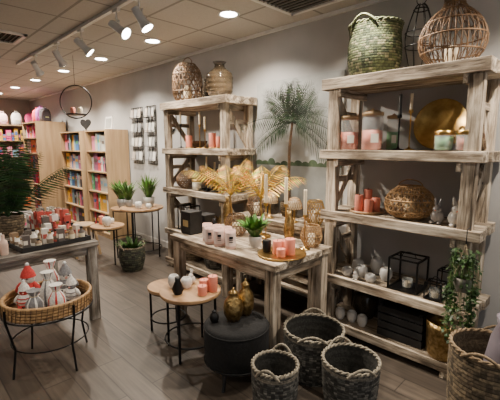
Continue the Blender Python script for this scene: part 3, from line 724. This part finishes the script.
def cardrack(y0,y1,z0,z1):
    b=B();W=y1-y0;H=z1-z0
    for i in range(7): b.box((0,-W/2+W*i/6,0),(.005,.006,H),black)
    for j in range(9): b.box((0,0,-H/2+H*j/8),(.005,W,.006),black)
    for j in range(4):
        for i in range(3):
            yc=-W/2+W*(i+.5)/3;zc=-H/2+H*(j+.5)/4
            b.box((-.035,yc,zc-.06),(.05,W/3*.8,.006),black);b.box((-.058,yc,zc-.04),(.004,W/3*.8,.006),black)
            b.box((-.03,yc,zc+.01),(.012,W/3*.72,.14),plain,R.choice([(.85,.83,.8),(.8,.78,.72),(.4,.4,.4),(.8,.7,.6)]),rot=(0,.12,0))
    b.done('postcard_wall_rack',(XW-.012,(y0+y1)/2,(z0+z1)/2))
cardrack(5.10,5.38,1.3,2.2);cardrack(5.50,5.85,1.3,2.2)
b=B();b.ring((0,0,0),.16,.008,black,nrm='x');b.box((-.0,0,-.12),(.03,.2,.008),blackw);b.done('black_ring_wall_decor',(XW-.02,4.70,1.95))
b=B();b.ring((0,0,0),.22,.008,black,nrm='x',n=48)
b.lathe([(.13,-.175),(.135,-.17),(.135,-.16),(.001,-.16)],black,n=30);b.tube([(0,0,.22),(0,0,.61)],.003,black)
for y,c in((-.05,CREAM),(.05,PINK)): b.lathe([(.03,-.159),(.035,-.09),(.02,-.07)],wax,c,n=14,c=(0,y,0))
b.done('hanging_ring_shelf',(2.0,5.38,2.185),rz=.75)
# ------------------------------------------------------------ far end toy shelving & backpacks
def backpack(b,c,k,col):
    x,y,z=c
    pr=[(.10,0),(.125,.015),(.13,.16),(.12,.25),(.09,.31),(.04,.335),(.001,.34)]
    b.lathe([(r*k,h*k) for r,h in pr],fabric,col,n=20,c=(x,y,z),sq=(1,.62),pw=.6)
    pr=[(.08,.02),(.09,.03),(.09,.13),(.07,.16),(.001,.165)]
    b.lathe([(r*k,h*k) for r,h in pr],fabric,tuple(a*.65 for a in col),n=16,c=(x,y-.075*k,z),sq=(1,.35),pw=.6)
    b.tube([(x-.04*k,y,z+.32*k),(x-.03*k,y,z+.375*k),(x+.03*k,y,z+.375*k),(x+.04*k,y,z+.32*k)],.008*k,fabric,col,5)
    b.box((x,y-.108*k,z+.12*k),(.09*k,.006,.012*k),plain,(.8,.75,.3))
for xc,yc in((2.42,10.9),(1.1,10.9),(-.22,10.9)):
    b=B()
    for sx in(-.62,.62): b.box((sx,0,1.05),(.03,.4,2.1),oak)
    b.box((0,.19,1.05),(1.22,.015,2.1),oak,(.6,.4,.4))
    zz=[.1,.5,.9,1.3,1.7,2.08]
    for z in zz: b.box((0,0,z),(1.22,.38,.024),oak)
    for j,z in enumerate(zz): 
        if j in(1,5):
            for i in range(4): backpack(b,(-.45+i*.3,-.02,z+.012),R.uniform(.8,.98),R.choice(PNK))
        else:
            x=-.58
            while x<.5:
                w=R.uniform(.05,.15);hh=R.uniform(.14,.32)
                b.box((x+w/2,-.05,z+.012+hh/2),(w-.008,.22,hh),plain,R.choice(PNK+PAL));b.box((x+w/2,-.161,z+.012+hh*.6),(w*.7,.003,hh*.3),plain,R.choice(PNK+PAL));x+=w
    b.done('backpack_display_shelf',(xc,yc,0))
b=B()
for i in range(6): backpack(b,(R.uniform(-.08,.08),-.40+i*.165,0),R.uniform(.65,.95),R.choice(PNK))
b.done('backpack_assortment',(2.70,9.25,2.10))
b=B()
for z in(.1,.45,.8): b.box((0,0,z),(.5,1.6,.024),oak)
for sy in(-1,1): b.box((0,sy*.8,.5),(.5,.025,1.0),oak)
b.box((0,0,.5),(.02,1.6,1.0),oak);b.box((0,0,1.0),(.5,1.62,.024),oak)
for z in(.112,.462,.812):
    for sx in(-1,1):
        for i in range(9):
            hh=R.uniform(.1,.17)
            b.box((sx*.13,-.7+i*.175,z+hh/2),(.15,.13,hh),plain,R.choice(PNK+PAL))
for i in range(9):
    for sx in(-1,1):
        hh=R.uniform(.1,.34);b.box((sx*.11,-.7+i*.175,1.012+hh/2),(.14,.14,hh),plain,R.choice(PNK+PAL));b.box((sx*.11,-.771+i*.175,1.012+hh*.55),(.10,.003,hh*.4),plain,R.choice(PNK+PAL))
for i in range(4): b.box((-.02,-.816,.2+i*.22),(.4,.01,.14),plain,R.choice(PNK))
b.done('toy_gondola_shelf',(1.62,8.0,0))
# ------------------------------------------------------------ world + camera
w=bpy.data.worlds.new('World');bpy.context.scene.world=w;w.use_nodes=True
bg=w.node_tree.nodes['Background'];bg.inputs[0].default_value=(.9,.94,1,1);bg.inputs[1].default_value=.58
cam=bpy.data.cameras.new('camera');cam.sensor_width=36;cam.lens=26.64;cam.clip_start=.05
co=bpy.data.objects.new('camera',cam);bpy.context.scene.collection.objects.link(co)
co.location=(0,0,1.6);co.rotation_euler=(math.radians(90-8.45),0,math.radians(-45))
bpy.context.scene.camera=co
